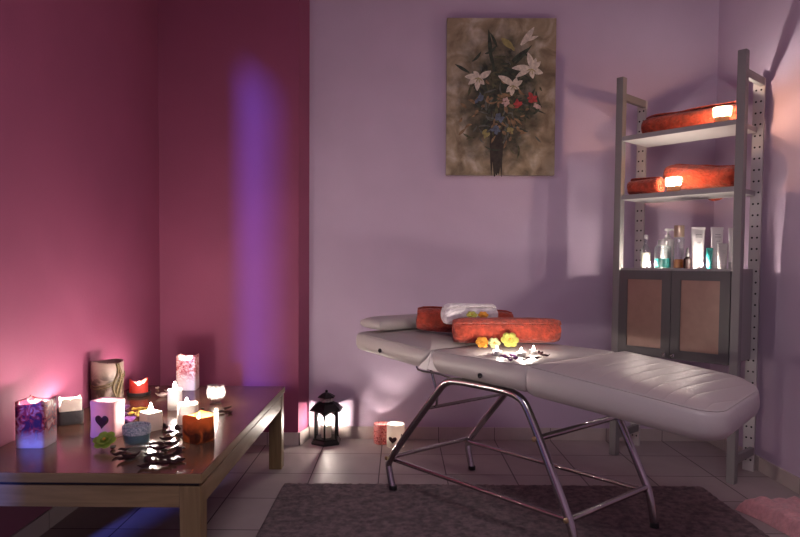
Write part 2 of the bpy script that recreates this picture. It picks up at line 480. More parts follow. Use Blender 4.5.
cl = thing('fill_panel', 'round glowing ceiling panel added as unseen fill light behind the viewer', 'lamp', (0.3, 0.3, ZC))  # added panel that carries the fill light, out of view
MB().lathe([(0.68, 0.0), (0.68, -0.035), (0.655, -0.036), (0.655, -0.02), (0, -0.02)], n=48).build('fill_housing', M['frame_white'], cl)
MB().lathe([(0.654, -0.022), (0.654, -0.034), (0.0, -0.035)], n=48).build('fill_disc', M['fill_glow'], cl)

# ------------------------------------------------------------------ rug
def make_rug():
    x0, x1, y0, y1 = -0.575, 1.515, 1.72, 3.165
    nx, ny = 210, 150
    mb = MB(); bm = mb.bm
    r2 = random.Random(3)
    cx, cy_, hx, hy, rad = (x0 + x1) / 2, (y0 + y1) / 2, (x1 - x0) / 2, (y1 - y0) / 2, 0.05
    rows = []
    for j in range(ny + 1):
        row = []
        for i in range(nx + 1):
            x = -hx + 2 * hx * i / nx; y = -hy + 2 * hy * j / ny
            ex, ey = max(0, abs(x) - (hx - rad)), max(0, abs(y) - (hy - rad))
            l = sqrt(ex * ex + ey * ey)
            if ex > 0 and ey > 0 and l > rad:
                k = rad / l
                x = math.copysign(hx - rad + ex * k, x); y = math.copysign(hy - rad + ey * k, y)
            edge = i in (0, nx) or j in (0, ny)
            z = 0.001 if edge else 0.009 + r2.random() * 0.006
            row.append(bm.verts.new((x, y, z)))
        rows.append(row)
    for j in range(ny):
        for i in range(nx):
            mb.face([rows[j][i], rows[j][i+1], rows[j+1][i+1], rows[j+1][i]])
    o = mb.build('rug', M['rug'], loc=(cx, cy_, 0), angle=180)
    tag(o, 'dark mauve rug with short mottled pile lying on the tiled floor', 'rug')
make_rug()

# ------------------------------------------------------------------ coffee table
TZ = 0.436
tx0, tx1, ty0, ty1 = -1.435, -0.622, 2.005, 3.475
tb = thing('coffee_table', 'low dark wooden table covered with candles beside the magenta wall', 'table', ((tx0+tx1)/2, (ty0+ty1)/2, 0))
hx, hy = (tx1 - tx0) / 2, (ty1 - ty0) / 2
mb = MB().span((-hx, -hy, TZ - 0.032), (hx, hy, TZ))
mb.bm.faces.ensure_lookup_table()
for i in (0, 2, 4): mb.bm.faces[i].material_index = 1
for i in (3, 5): mb.bm.faces[i].material_index = 2
mb.build('tabletop', [M['wood_top'], M['wood_x'], M['wood_y']], tb, smooth=False, bevel=0.003)
for nm, a, b, mt in (('apron', (-hx + .07, -hy + .008, 0), (hx - .073, -hy + .034, 0), 'wood_x'), ('apron', (-hx + .07, hy - .034, 0), (hx - .073, hy - .008, 0), 'wood_x'),
                     ('apron', (-hx + .006, -hy + .073, 0), (-hx + .032, hy - .073, 0), 'wood_y'), ('apron', (hx - .034, -hy + .073, 0), (hx - .008, hy - .073, 0), 'wood_y')):
    MB().span((a[0], a[1], TZ - 0.112), (b[0], b[1], TZ - 0.042)).build(nm, M[mt], tb, smooth=False, bevel=0.002)
for sx in (-1, 1):
    for sy in (-1, 1):
        MB().box((sx * (hx - 0.039), sy * (hy - 0.039), (TZ - 0.042) / 2), (0.068, 0.068, TZ - 0.042)).build('leg', M['wood_z'], tb, smooth=False, bevel=0.003)
MB().span((-hx + .012, -hy + .014, TZ - 0.043), (hx - .014, hy - .014, TZ - 0.031)).build('shadow_gap_rail', M['black'], tb, smooth=False)

# ------------------------------------------------------------------ massage bed
BO = on_z(393, 492.5, 0)
BA = radians(-49.5)
bed = thing('massage_bed', 'grey vinyl massage bed on chrome tube legs standing on the rug', 'massage bed', (BO.x, BO.y, 0), BA)
BM = Matrix.Translation((BO.x, BO.y, 0)) @ Matrix.Rotation(BA, 4, 'Z')
def rrect(t0, t1, n0, n1, r, k=8, flare=0.0):
    """rounded rectangle, counter-clockwise; r = radii at (t0,n0),(t1,n0),(t1,n1),(t0,n1)"""
    pts = []
    for (cx, cy_, a0, rr) in ((t0 + r[0], n0 + r[0], pi, r[0]), (t1 - r[1], n0 + r[1], 1.5*pi, r[1]), (t1 - r[2], n1 - r[2], 0, r[2]), (t0 + r[3], n1 - r[3], 0.5*pi, r[3])):
        for i in range(k + 1):
            a = a0 + 0.5 * pi * i / k
            pts.append((cx + rr * cos(a), cy_ + rr * sin(a)))
    # subdivide the straight sides
    out = []
    for i, p in enumerate(pts):
        q = pts[(i + 1) % len(pts)]
        out.append(p)
        if (i + 1) % (k + 1) == 0:
            for s in range(1, 7):
                out.append((p[0] + (q[0]-p[0]) * s / 7, p[1] + (q[1]-p[1]) * s / 7))
    return out
def pad(name, t0, t1, n0, n1, rad, zb, zt, crown, mats, cutb=(0, 0), skew=0.0):
    """upholstered pad; zb, zt = (z at t0, z at t1); cutb = how far the bottom is drawn back at each end"""
    mb = MB()
    prof = [(0.020, 0.0, 0), (0.004, 0.10, 0), (-0.004, 0.3, 0), (-0.006, 0.55, 0), (-0.002, 0.82, 0), (0.004, 0.93, 0),
            (0.0085, 0.945, 0), (0.007, 0.97, 0), (0.016, 1.0, 0), (0.045, 1.0, 0.45), (0.10, 1.0, 0.8), (0.17, 1.0, 0.97), (0.24, 1.0, 1.0)]
    rings = []
    for ins, zf, cr in prof:
        low = max(0.0, 1 - zf / 0.9)
        ring = []
        for (t, n) in rrect(t0 + ins + cutb[0] * low, t1 - ins - cutb[1] * low, n0 + ins, n1 - ins, [max(0.004, r - ins) for r in rad]):
            k = (t - t0) / (t1 - t0)
            t += skew * max(0, k) ** 2 * (n - n0) / (n1 - n0)
            b_, t_ = zb[0] + (zb[1]-zb[0]) * k, zt[0] + (zt[1]-zt[0]) * k
            ring.append(Vector((t, n, b_ + (t_ - b_) * zf + crown * cr)))
        rings.append(ring)
    n_low = 8
    a = mb.rings(rings[:n_low + 1], True, False)
    mb.mi = 1 if len(mats) > 1 else 0
    up = [a[-1]] + [[mb.bm.verts.new(p) for p in r] for r in rings[n_low + 1:]]
    m_ = len(up[0])
    for r0, r1 in zip(up[:-1], up[1:]):
        for i in range(m_):
            mb.face([r0[i], r0[(i+1) % m_], r1[(i+1) % m_], r1[i]])
    mb.face(up[-1])
    return mb.build(name, mats, bed, angle=70)
hp = pad('head_cushion', -0.262, 0.297, -0.04, 0.60, (0.03, 0.012, 0.012, 0.03), (0.672, 0.632), (0.758, 0.728), 0.020, [M['vinyl']], (0.0, 0.085))
mp_ = pad('seat_cushion', 0.301, 0.829, -0.04, 0.60, (0.012, 0.012, 0.03, 0.012), (0.630, 0.618), (0.726, 0.726), 0.012, [M['vinyl']], (0.03, 0.0))
fp = pad('leg_cushion', 0.834, 1.545, -0.05, 0.610, (0.012, 0.10, 0.17, 0.02), (0.612, 0.572), (0.728, 0.668), 0.026, [M['vinyl'], M['quilt']], skew=-0.11)
# pale pleated gusset in the gap between head and seat cushion
g = MB()
for (ta, tbm, tc_, n_) in ((0.298, 0.215, 0.268, -0.034), (0.300, 0.272, 0.335, -0.030)):
    g.rings([[Vector((ta, n_, 0.722)), Vector((tbm, n_ - .004, 0.640)), Vector((tc_, n_, 0.632))],
             [Vector((ta, n_ + .55, 0.722)), Vector((tbm, n_ + .55, 0.640)), Vector((tc_, n_ + .55, 0.632))]])
gs = g.build('gusset', M['vinyl_light'], bed, smooth=False); gs['label'] = 'pale pleated gusset'
# black breathing buttons in the sides
for t, z in ((-0.05, 0.688), (0.597, 0.655)):
    mb = MB()
    mb.lathe([(0.0105, 0.0), (0.0105, 0.006), (0.007, 0.008), (0.005, 0.003)], n=16)
    bb = mb.build('air_vent', M['black'], bed)
    bb.matrix_local = Matrix.Translation((t, -0.0435, z)) @ Matrix.Rotation(pi / 2, 4, 'X')
# chrome frame
NF = 0.555
def side(n, zf=0.0165):
    return [(0.0, n, zf), (-0.032, n, 0.105), (-0.036, n, 0.15), (0.30, n, 0.535), (0.355, n, 0.592), (0.44, n, 0.604), (0.68, n, 0.604), (0.765, n, 0.592), (0.81, n, 0.545), (0.995, n, 0.19), (1.018, n, 0.13), (1.037, n, 0.0165)]
for n in (0.0, NF):
    MB().tube(side(n, 0.0165 if n == 0 else 0.003), 0.0165, 14, 2).build('side_frame', M['chrome'], bed)
    for t in (0.0, 1.037):
        MB().lathe([(0.019, 0.0), (0.019, 0.016), (0.017, 0.020)], (t, n, 0.0005 if (t == 0.0 and n > 0) else 0.0155), 14).build('foot_cap', M['black'], bed)
    MB().tube([(-0.03, n + (0.02 if n == 0 else -.02), 0.152), (1.0, n + (0.02 if n == 0 else -.02), 0.165)], 0.0105, 10).build('long_brace', M['chrome'], bed)
for t, z, r in ((-0.028, 0.165, 0.011), (1.0, 0.175, 0.0125), (0.235, 0.452, 0.008), (0.852, 0.445, 0.0125)):
    MB().tube([(t, 0.012, z), (t, NF - 0.012, z)], r, 10).build('cross_brace', M['chrome'], bed)
for t, n, z in ((-0.028, -0.018, 0.165), (1.0, -0.018, 0.178), (0.852, -0.018, 0.445)):
    b_ = MB().lathe([(0.010, 0.0), (0.010, 0.005), (0.006, 0.008), (0.0, 0.009)], n=12).build('bolt', M['brass'], bed)
    b_.matrix_local = Matrix.Translation((t, n, z)) @ Matrix.Rotation(pi / 2, 4, 'X')
MB().tube([(0.44, 0.02, 0.6115), (0.44, NF - .02, 0.6115)], 0.007, 8).build('support_rail', M['chrome'], bed)
MB().tube([(0.70, 0.02, 0.611), (0.70, NF - .02, 0.611)], 0.007, 8).build('support_rail', M['chrome'], bed)
# adjusting hook and prop below the head cushion
MB().tube([(0.155, 0.01, 0.655), (0.150, 0.01, 0.632), (0.165, 0.012, 0.612), (0.30, 0.012, 0.618), (0.36, 0.02, 0.605)], 0.0045, 8, 1).build('adjusting_hook', M['chrome'], bed)
MB().tube([(0.20, 0.05, 0.640), (0.25, 0.05, 0.51), (0.245, 0.05, 0.452)], 0.006, 8).build('head_prop', M['chrome'], bed)
# headrest pillow lying across the head end (own thing)
def pillow():
    mb = MB(); rings = []
    L, w, h = 0.43, 0.17, 0.066
    for k in range(15):
        s = k / 14; e = abs(2 * s - 1)
        f = (1 - e ** 7) ** 0.4 if e < 1 else 0.0
        f = max(f, 0.62)
        ring = []
        for i in range(20):
            a = 2 * pi * i / 20
            c, s_ = cos(a), sin(a)
            x = math.copysign(abs(c) ** 0.6, c) * w / 2 * (0.86 + 0.14 * f)
            z = math.copysign(abs(s_) ** 0.75, s_) * h / 2 * f
            ring.append(Vector((x, (s - 0.5) * L, z + h / 2)))
        rings.append(ring)
    mb.rings(rings)
    o = mb.build('pillow', M['vinyl'], angle=80)
    o.matrix_world = BM @ Matrix.Translation((-0.172, 0.200, 0.772)) @ Matrix.Rotation(0.05, 4, 'Y')
    tag(o, 'flat grey vinyl headrest pillow lying across the head end of the massage bed', 'pillow')
pillow()

# ------------------------------------------------------------------ rolled towels
def towel(name, R, L, material, label, turns=3.2, end=1.9, seed=1, group=None, flat=0.9, taper=0.0, lump=0.075):
    """spiral roll along local x, resting on z = 0"""
    mb = MB(); bm = mb.bm
    nu, nv = 110, 18
    th = R / (turns + 0.6) * 0.86
    r0 = th * 0.45
    outer, inner = [], []
    for i in range(nu + 1):
        u = i / nu
        a = end + 2 * pi * turns * (u - 1)
        r = r0 + (R - th / 2 - r0) * u
        tip = min(1.0, (1 - u) * 26 + 0.25)
        outer.append((r + th / 2 * tip, a)); inner.append((r - th / 2 * tip, a))
    prof = outer + inner[::-1]
    npf = len(prof)
    sections = []
    for k in range(nv + 1):
        s = k / nv
        e = abs(2 * s - 1)
        sh = 1 - 0.16 * max(0, (e - 0.80) / 0.20) ** 2.2
        ring = []
        for r, a in prof:
            y, z = r * cos(a) * sh, r * sin(a) * sh
            x = (s - 0.5) * L
            lay = 0.010 * noise.noise(Vector((r * 40 + seed, a * 0.35, seed))) * (1 if e > 0.94 else 0.3)
            w = noise.noise(Vector((x * 7 + seed * 3, a * 1.3, seed)))
            f = 1 + lump * w + lump * 0.35 * noise.noise(Vector((x * 22, a * 2.2, seed + 4.))) * min(1, r / R + 0.2)
            y *= f * (1.04); z *= f
            if z < -R * flat: z = -R * flat
            z *= (1 + taper * (s - 0.5))
            ring.append(Vector((x + (lay if s > 0.5 else -lay), y, z + R * flat)))
        sections.append([bm.verts.new(p) for p in ring])
    for a_, b_ in zip(sections[:-1], sections[1:]):
        for i in range(npf):
            j = (i + 1) % npf
            mb.face([a_[i], a_[j], b_[j], b_[i]])
    for sec in (sections[0], sections[-1]):
        for i in range(nu):
            mb.face([sec[i], sec[i + 1], sec[npf - 2 - i], sec[npf - 1 - i]])
    o = mb.build(name, material, angle=60)
    tag(o, label, 'towel', group)
    return o
def lay(o, a, b, zoff=0.0):
    """put a roll between two points of its underside"""
    a, b = Vector(a), Vector(b)
    d = b - a
    o.rotation_euler = (0, -atan2(d.z, sqrt(d.x**2 + d.y**2)), atan2(d.y, d.x))
    o.location = (a + b) / 2 + Vector((0, 0, zoff))
G_ROLL = 'rolled towels'
o = towel('rolled_towel', 0.066, 0.49, M['terry_orange'], 'long orange rolled towel at the front on the massage bed behind the roses', 2.6, 2.35, 1)
lay(o, (0.250, 2.955, 0.737), (0.738, 2.985, 0.737))
o = towel('rolled_towel', 0.072, 0.47, M['terry_orange'], 'orange rolled towel lying furthest back on the massage bed next to the pillow', 2.8, 1.2, 5)
lay(o, (0.085, 3.195, 0.772), (0.555, 3.19, 0.752))
o = towel('rolled_towel', 0.056, 0.262, M['terry_white'], 'white rolled towel lying on top of the two orange rolls', 2.6, 2.2, 9)
lay(o, (0.210, 3.025, 0.817), (0.455, 3.10, 0.813))

# ------------------------------------------------------------------ shelf unit
SF = on_z(614, 454.5, 0)
SR = on_z(731.5, 483, 0)
SA = atan2(SR.y - SF.y, SR.x - SF.x)
SW = (SR - SF).length
SD = 0.29
shelf = thing('shelf_unit', 'tall grey open shelf unit standing across the room corner', 'shelf', (SF.x, SF.y, 0), SA)
SM = Matrix.Translation((SF.x, SF.y, 0)) @ Matrix.Rotation(SA, 4, 'Z')
SMI = SM.inverted()
def shelf_x(px, y0):
    """local x on the plane local y = y0 seen at photo column px (at eye height)"""
    o_ = SMI @ CAMP; d = SMI.to_3x3() @ ray(px, 200)
    return o_.x + d.x * (y0 - o_.y) / d.y
for x in (0, SW):
    MB().box((x, 0, 2.18 / 2), (0.042, 0.044, 2.18)).build('front_post', M['grey_metal'], shelf, smooth=False, bevel=0.003)
    mb = MB()
    mb.box((x - 0.022, SD, 2.10 / 2), (0.056, 0.016, 2.10))
    mb.mi = 1
    k = 0
    z = 0.06
    while z < 2.08:
        for dx in (-0.0125, 0.0125):
            c = Vector((x - 0.022 + dx, SD - 0.0086, z))
            mb.face([mb.bm.verts.new(c + Vector((0.0055 * cos(a), 0, 0.0055 * sin(a)))) for a in [2*pi*i/10 for i in range(10)]])
        z += 0.06
    mb.build('rear_post', [M['pale_metal'], M['hole']], shelf, smooth=False)
    for z in (2.075, 0.115):
        r_ = MB().box((x, SD / 2 + 0.005, z), (0.024, SD - 0.055, 0.042)).build('side_rail', M['grey_metal'], shelf, smooth=False, bevel=0.002)
S1, S2, S3, SB = 1.842, 1.508, 1.092, 0.607
for z in (S1, S2):
    mb = MB()
    mb.box((SW / 2, SD / 2 - 0.018, z - 0.013), (SW - 0.044, SD + 0.0, 0.026))
    for f in mb.bm.faces: pass
    mb.bm.faces.ensure_lookup_table()
    mb.bm.faces[0].material_index = 1
    mb.build('shelf_board', [M['shelf_board'], M['shelf_under']], shelf, smooth=False)
# cabinet: carcass as panels, two framed doors with knobs
cab = MB()
x0, x1, yf, yb = 0.0225, SW - 0.0225, -0.005, SD - 0.016
cab.span((x0, yf, S3 - 0.022), (x1, yb, S3)); cab.span((x0, yf, SB), (x1, yb, SB + 0.02))
cab.span((x0, yf, SB + 0.02), (x0 + 0.018, yb, S3 - 0.022)); cab.span((x1 - 0.018, yf, SB + 0.02), (x1, yb, S3 - 0.022))
cab.span((x0 + 0.018, yb - 0.012, SB + 0.02), (x1 - 0.018, yb, S3 - 0.022))
cab.build('cabinet_body', M['shelf_board'], shelf, smooth=False)
xm = (x0 + x1) / 2
for k, (a, b) in enumerate(((x0 + .001, xm - .0015), (xm + .0015, x1 - .001))):
    z0, z1, fw = SB - 0.004, S3 - 0.012, 0.050
    d = MB()
    ya, yb_ = yf - 0.020, yf - 0.001
    d.span((a, ya, z0), (a + fw, yb_, z1)); d.span((b - fw, ya, z0), (b, yb_, z1))
    d.span((a + fw, ya, z0), (b - fw, yb_, z0 + fw)); d.span((a + fw, ya, z1 - fw), (b - fw, yb_, z1))
    door = d.build('cabinet_door', M['door_frame'], shelf, smooth=False)
    MB().span((a + fw, ya + 0.007, z0 + fw), (b - fw, ya + 0.012, z1 - fw)).build('door_panel', M['door_panel'], door, smooth=False)
    kx = b - 0.022 if k == 0 else a + 0.022
    kn = MB().lathe([(0.004, 0), (0.004, 0.010), (0.010, 0.014), (0.0115, 0.020), (0.008, 0.025), (0, 0.026)], n=16).build('knob', M['chrome'], door)
    kn.matrix_local = Matrix.Translation((kx, ya, z0 + 0.022)) @ Matrix.Rotation(pi / 2, 4, 'X')

def at_shelf(o, x, y, z, rz=0.0):
    o.matrix_world = SM @ Matrix.Translation((x, y, z)) @ Matrix.Rotation(rz, 4, 'Z')
# towels on the shelves
o = towel('rolled_towel', 0.075, 0.525, M['terry_orange'], 'orange rolled towel alone on the top board of the shelf unit', 2.6, 1.6, 12)
at_shelf(o, 0.330, 0.165, S1)
o = towel('rolled_towel', 0.055, 0.19, M['terry_orange'], 'thin orange rolled towel at the left on the second board of the shelf unit', 2.4, 1.6, 15)
at_shelf(o, 0.122, 0.064, S2)
fx0, fx1 = shelf_x(664, 0.185), shelf_x(737, 0.185)
o = fat = towel('rolled_towel', 0.080, fx1 - fx0, M['terry_orange'], 'fat slanting orange rolled towel at the right on the second board of the shelf unit', 2.6, 1.2, 18, taper=-0.15, lump=0.13)
o.matrix_world = SM @ Matrix.Translation(((fx0 + fx1) / 2, 0.195, S2 + 0.022)) @ Matrix.Rotation(-0.05, 4, 'Z') @ Matrix.Rotation(0.12, 4, 'Y')

mb = MB(); rows = []
for i in range(9):
    u = i / 8
    rows.append([mb.bm.verts.new(SM @ Vector((0.36 + 0.13 * u, 0.281 + 0.004 * sin(5 * u), S2 + 0.05 - (0.05 + 0.042 * sin(pi * u)) * v - 0.004 * v * sin(9 * u)))) for v in (0, .25, .5, .75, 1)])
for i in range(8):
    for j in range(4): mb.face([rows[i][j], rows[i+1][j], rows[i+1][j+1], rows[i][j+1]])
fl = mb.build('hanging_corner', M['terry_orange'], angle=180)
th = fl.modifiers.new('thickness', 'SOLIDIFY'); th.thickness = 0.007
fl.parent = fat; fl.matrix_parent_inverse = fat.matrix_world.inverted()

# ------------------------------------------------------------------ candle builders
def flame(parent, x=0, y=0, z=0, h=0.026, r=0.0055, wick=0.008):
    MB().tube([(x, y, z - 0.004), (x + 0.0005, y, z + wick)], 0.0011, 6).build('wick', M['wick'], parent)
    prof = [(0.25, 0.0), (0.75, 0.12), (1.0, 0.30), (0.85, 0.5), (0.5, 0.72), (0.2, 0.9), (0.02, 1.0)]
    return MB().lathe([(r * a, wick * 0.6 + z + h * b) for a, b in prof], (x, y, 0), 10).build('flame', M['flame'], parent)
def ring_pts(w, d, sq, n, z, k=1.0, rim=None):
    pts = []
    for i in range(n):
        a = 2 * pi * i / n + pi / n
        c, s = cos(a), sin(a)
        x = math.copysign(abs(c) ** sq, c) * w / 2 * k; y = math.copysign(abs(s) ** sq, s) * d / 2 * k
        zz = z + (rim(a) if rim else 0)
        pts.append(Vector((x, y, zz)))
    return pts
def candle_body(parent, w, d, h, m, sq=1.0, pit=0.012, wall=0.82, rim=None, z0=0.0, n=40, name='wax', waist=0.0):
    mb = MB()
    rs = [ring_pts(w, d, sq, n, z0, 0.965), ring_pts(w, d, sq, n, z0 + 0.004)]
    for f in (0.25, 0.5, 0.75):
        rs.append(ring_pts(w, d, sq, n, z0 + h * f, 1 - waist * sin(pi * f)))
    rs += [ring_pts(w, d, sq, n, z0 + h - 0.004, 1.0, rim), ring_pts(w, d, sq, n, z0 + h, 0.96, rim), ring_pts(w, d, sq, n, z0 + h - 0.003, wall + 0.04, rim),
           ring_pts(w, d, sq, n, z0 + h - pit * 0.7, wall), ring_pts(w, d, sq, n, z0 + h - pit, wall * 0.8), ring_pts(w, d, sq, n, z0 + h - pit - 0.001, 0.05)]
    mb.rings(rs)
    return mb.build(name, m, parent, angle=50)
SQ = 0.28
GT = 'candles on the wooden table'
def tpt(px, py):
    p = on_z(px, py, TZ)
    return (p.x, p.y, TZ)
def candle(name, label, cat, px, py, back, rotz=0.0, group=None, z=TZ, dx=0.0, dy=0.0):
    """px, py = the nearest foot point in the photo; back = distance from there to the centre"""
    p = on_z(px, py, z)
    d = Vector((p.x, p.y, 0)).normalized()
    return thing(name, label, cat, (p.x + d.x * back + dx, p.y + d.y * back + dy, z), rotz, group)

# 1 square flower candle, far left
c = candle('flower_candle', 'square white candle wrapped in dried purple and red flowers at far left of the table', 'candle', 43, 448.5, 0.0, radians(2), dx=-0.052, dy=0.052)
candle_body(c, 0.106, 0.106, 0.165, M['flower_wax'], SQ, 0.050, 0.80, lambda a: 0.010 * sin(3 * a + 1) * sin(a))
flame(c, 0, 0, 0.120, 0.018, 0.004)
# 2 burnt down candle in slate holder
c = candle('holder_candle', 'burnt white candle in a square dark stone holder behind the flower candle', 'candle', 70.5, 425.5, 0.058, radians(30))
candle_body(c, 0.098, 0.098, 0.056, M['slate'], SQ, 0.006, 0.85, name='holder')
candle_body(c, 0.086, 0.086, 0.052, M['white_wax'], SQ, 0.030, 0.80, lambda a: -0.022 * max(0, cos(a - 3.6)) ** 6 + 0.004 * sin(3 * a), z0=0.051)
flame(c, 0.0, 0, 0.078, 0.018, 0.004)
# 3 bark candle with ribbon, by the wall
c = thing('pillar_candle', 'large thick beige pillar candle with a brown bark wrap and knotted ribbon by the wall', 'candle', (-1.366, 2.99, TZ), 0.2)
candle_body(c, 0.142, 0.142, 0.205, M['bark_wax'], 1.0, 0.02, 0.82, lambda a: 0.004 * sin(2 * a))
mb = MB()
for k in range(2):
    mb.tube([(0.072 * cos(a), 0.072 * sin(a), 0.115 + 0.012 * k + 0.03 * sin(a + 0.6)) for a in [2*pi*i/36 for i in range(37)]], 0.004, 6)
mb.build('ribbon', M['vine'], c)
mb = MB()
for a0 in (-0.85, -0.65, -0.5):
    mb.tube([(0.074 * cos(a0 + .16 * sin(7 * s + a0 * 5)), 0.074 * sin(a0 + .16 * sin(7 * s + a0 * 5)), 0.02 + 0.18 * s) for s in [i / 14 for i in range(15)]], 0.006, 6)
mb.build('dried_vine', M['vine'], c)
MB().tube([(0, 0, 0.18), (0.001, 0, 0.196)], 0.0012, 6).build('wick', M['wick'], c)
# 4 pink heart candle
c = candle('heart_candle', 'pink square candle with a dark heart on its front', 'candle', 108, 439, 0.05, radians(-14))
candle_body(c, 0.108, 0.086, 0.140, M['pink_wax'], 0.34, 0.085, 0.80, waist=0.05)
def heart(parent, s, y, z, m, ox=0.0):
    pts = []
    for i in range(40):
        t = 2 * pi * i / 40
        pts.append((ox + 0.0625 * s * 16 * sin(t) ** 3, 0.0625 * s * (13 * cos(t) - 5 * cos(2*t) - 2 * cos(3*t) - cos(4*t))))
    mb = MB()
    mb.rings([[Vector((x, y, z + q)) for x, q in pts], [Vector((ox + (x - ox) * .8, y - 0.005, z + q * .8)) for x, q in pts]])
    return mb.build('heart_ornament', m, parent)
heart(c, 0.030, -0.0405, 0.066, M['heart'], 0.006)
flame(c, 0, 0.0, 0.056, 0.024, 0.006)
# 5 red candle on dark dish, back
c = candle('stub_candle', 'short red candle burnt hollow on a dark dish at the back of the table', 'candle', 139, 397, 0.055)
MB().lathe([(0.050, 0), (0.056, 0.006), (0.058, 0.018), (0.052, 0.018), (0.047, 0.010)], n=28).build('dish', M['slate'], c)
candle_body(c, 0.088, 0.088, 0.062, M['red_wax'], 1.0, 0.036, 0.80, lambda a: 0.012 * sin(2 * a + 0.5), z0=0.0105)
flame(c, 0, 0, 0.038, 0.026)
# 6 tall blossom candle
c = candle('blossom_candle', 'tall square white candle with red blossoms at the back of the table', 'candle', 188, 391, 0.06, radians(4))
candle_body(c, 0.100, 0.100, 0.172, M['blossom_wax'], 0.22, 0.05, 0.80, lambda a: 0.012 * abs(cos(a)) - 0.012 * max(0, sin(-a)) ** 8)
flame(c, 0, 0, 0.124, 0.022, 0.0045)
# 7, 8, 10 plain lit white candles
c = candle('white_candle', 'slim white candle with a bare flame standing behind the low cream candle', 'candle', 175, 410.5, 0.034, radians(10))
candle_body(c, 0.060, 0.060, 0.090, M['white_wax'], 0.5, 0.006, 0.85)
flame(c, 0, 0, 0.086, 0.034, 0.0075)
c = candle('white_candle', 'white square candle with a bare flame between the heart candle and the low cream candle', 'candle', 151, 432, 0.045, radians(52))
candle_body(c, 0.070, 0.070, 0.072, M['white_wax'], 0.3, 0.006, 0.85)
flame(c, 0, 0, 0.068, 0.034, 0.0075)
c = candle('cream_candle', 'low cream candle burning right behind the amber candle', 'candle', 188, 425, 0.045, radians(14))
candle_body(c, 0.082, 0.078, 0.080, M['white_wax'], 0.3, 0.008, 0.84)
flame(c, -0.005, 0, 0.076, 0.024)
# 9 votive glass
c = candle('votive_glass', 'round clear votive glass with a burning tealight near the right table edge', 'votive', 216, 405, 0.035)
MB().lathe([(0.026, 0.0), (0.030, 0.004), (0.022, 0.012), (0.036, 0.024), (0.044, 0.045), (0.042, 0.068), (0.037, 0.080), (0.040, 0.088),
            (0.038, 0.088), (0.035, 0.080), (0.040, 0.066), (0.042, 0.045), (0.034, 0.027), (0.0, 0.020)], n=32, cap1=False).build('glass_cup', M['frost_glass'], c)
MB().lathe([(0.016, 0.0285), (0.018, 0.030), (0.018, 0.043), (0.016, 0.043), (0.0, 0.041)], n=20).build('tealight', M['white_wax'], c)
flame(c, 0, 0, 0.043, 0.020, 0.0042)
# 11 amber candle
c = candle('amber_candle', 'square brown amber candle glowing orange near the right table edge', 'candle', 198.5, 444.5, 0.055, radians(56))
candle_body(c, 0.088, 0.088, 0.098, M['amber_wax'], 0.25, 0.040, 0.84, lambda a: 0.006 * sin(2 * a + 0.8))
flame(c, 0, 0, 0.064, 0.024)
# 12 blue cup candle
c = candle('cup_candle', 'blue candle in a glass cup with a sugar frosted rim among the dried leaves', 'candle', 137, 453, 0.045)
MB().lathe([(0.034, 0.0), (0.037, 0.003), (0.036, 0.010), (0.041, 0.020), (0.0455, 0.040), (0.0465, 0.070), (0.0455, 0.088), (0.0435, 0.088), (0.0445, 0.07), (0.0430, 0.040), (0.039, 0.022), (0.0, 0.018)], n=32, cap1=False).build('glass_cup', M['bottle_glass'], c)
MB().lathe([(0.028, 0.0215), (0.040, 0.032), (0.0425, 0.060), (0.0425, 0.082), (0.0, 0.080)], n=32).build('wax', M['blue_wax'], c)
MB().lathe([(0.0470, 0.060), (0.0480, 0.076), (0.0470, 0.0895), (0.0440, 0.0905), (0.0432, 0.086), (0.0440, 0.082)], n=48).build('frosted_rim', M['snow'], c)
MB().tube([(0, 0, 0.069), (0.001, 0, 0.088)], 0.0011, 6).build('wick', M['wick'], c)

# ------------------------------------------------------------------ flowers
def petal(mb, base, ang, length, width, rise, curl, n=5, m=4, cup=0.3):
    rot = Matrix.Rotation(ang, 3, 'Z')
    rows = []
    for i in range(n + 1):
        s = i / n
        wv = width * (0.25 + 0.75 * sin(pi * (0.05 + s * 0.70))) * (1 if s < 0.95 else 0.72)
        row = []
        for j in range(m + 1):
            t = (j / m - 0.5) * 2
            p = Vector((length * sin(rise) * s * (1 + curl * s), t * wv / 2, length * cos(rise) * s * (1 - 0.5 * abs(curl) * s)))
            p.x -= -cup * abs(t) ** 2 * wv * 0.4 * -1
            row.append(mb.bm.verts.new(rot @ p + Vector(base)))
        rows.append(row)
    for i in range(n):
        for j in range(m):
            mb.face([rows[i][j], rows[i][j+1], rows[i+1][j+1], rows[i+1][j]])
def solid(o, t=0.0008):
    s = o.modifiers.new('thickness', 'SOLIDIFY'); s.thickness = t; s.offset = 0
    return o
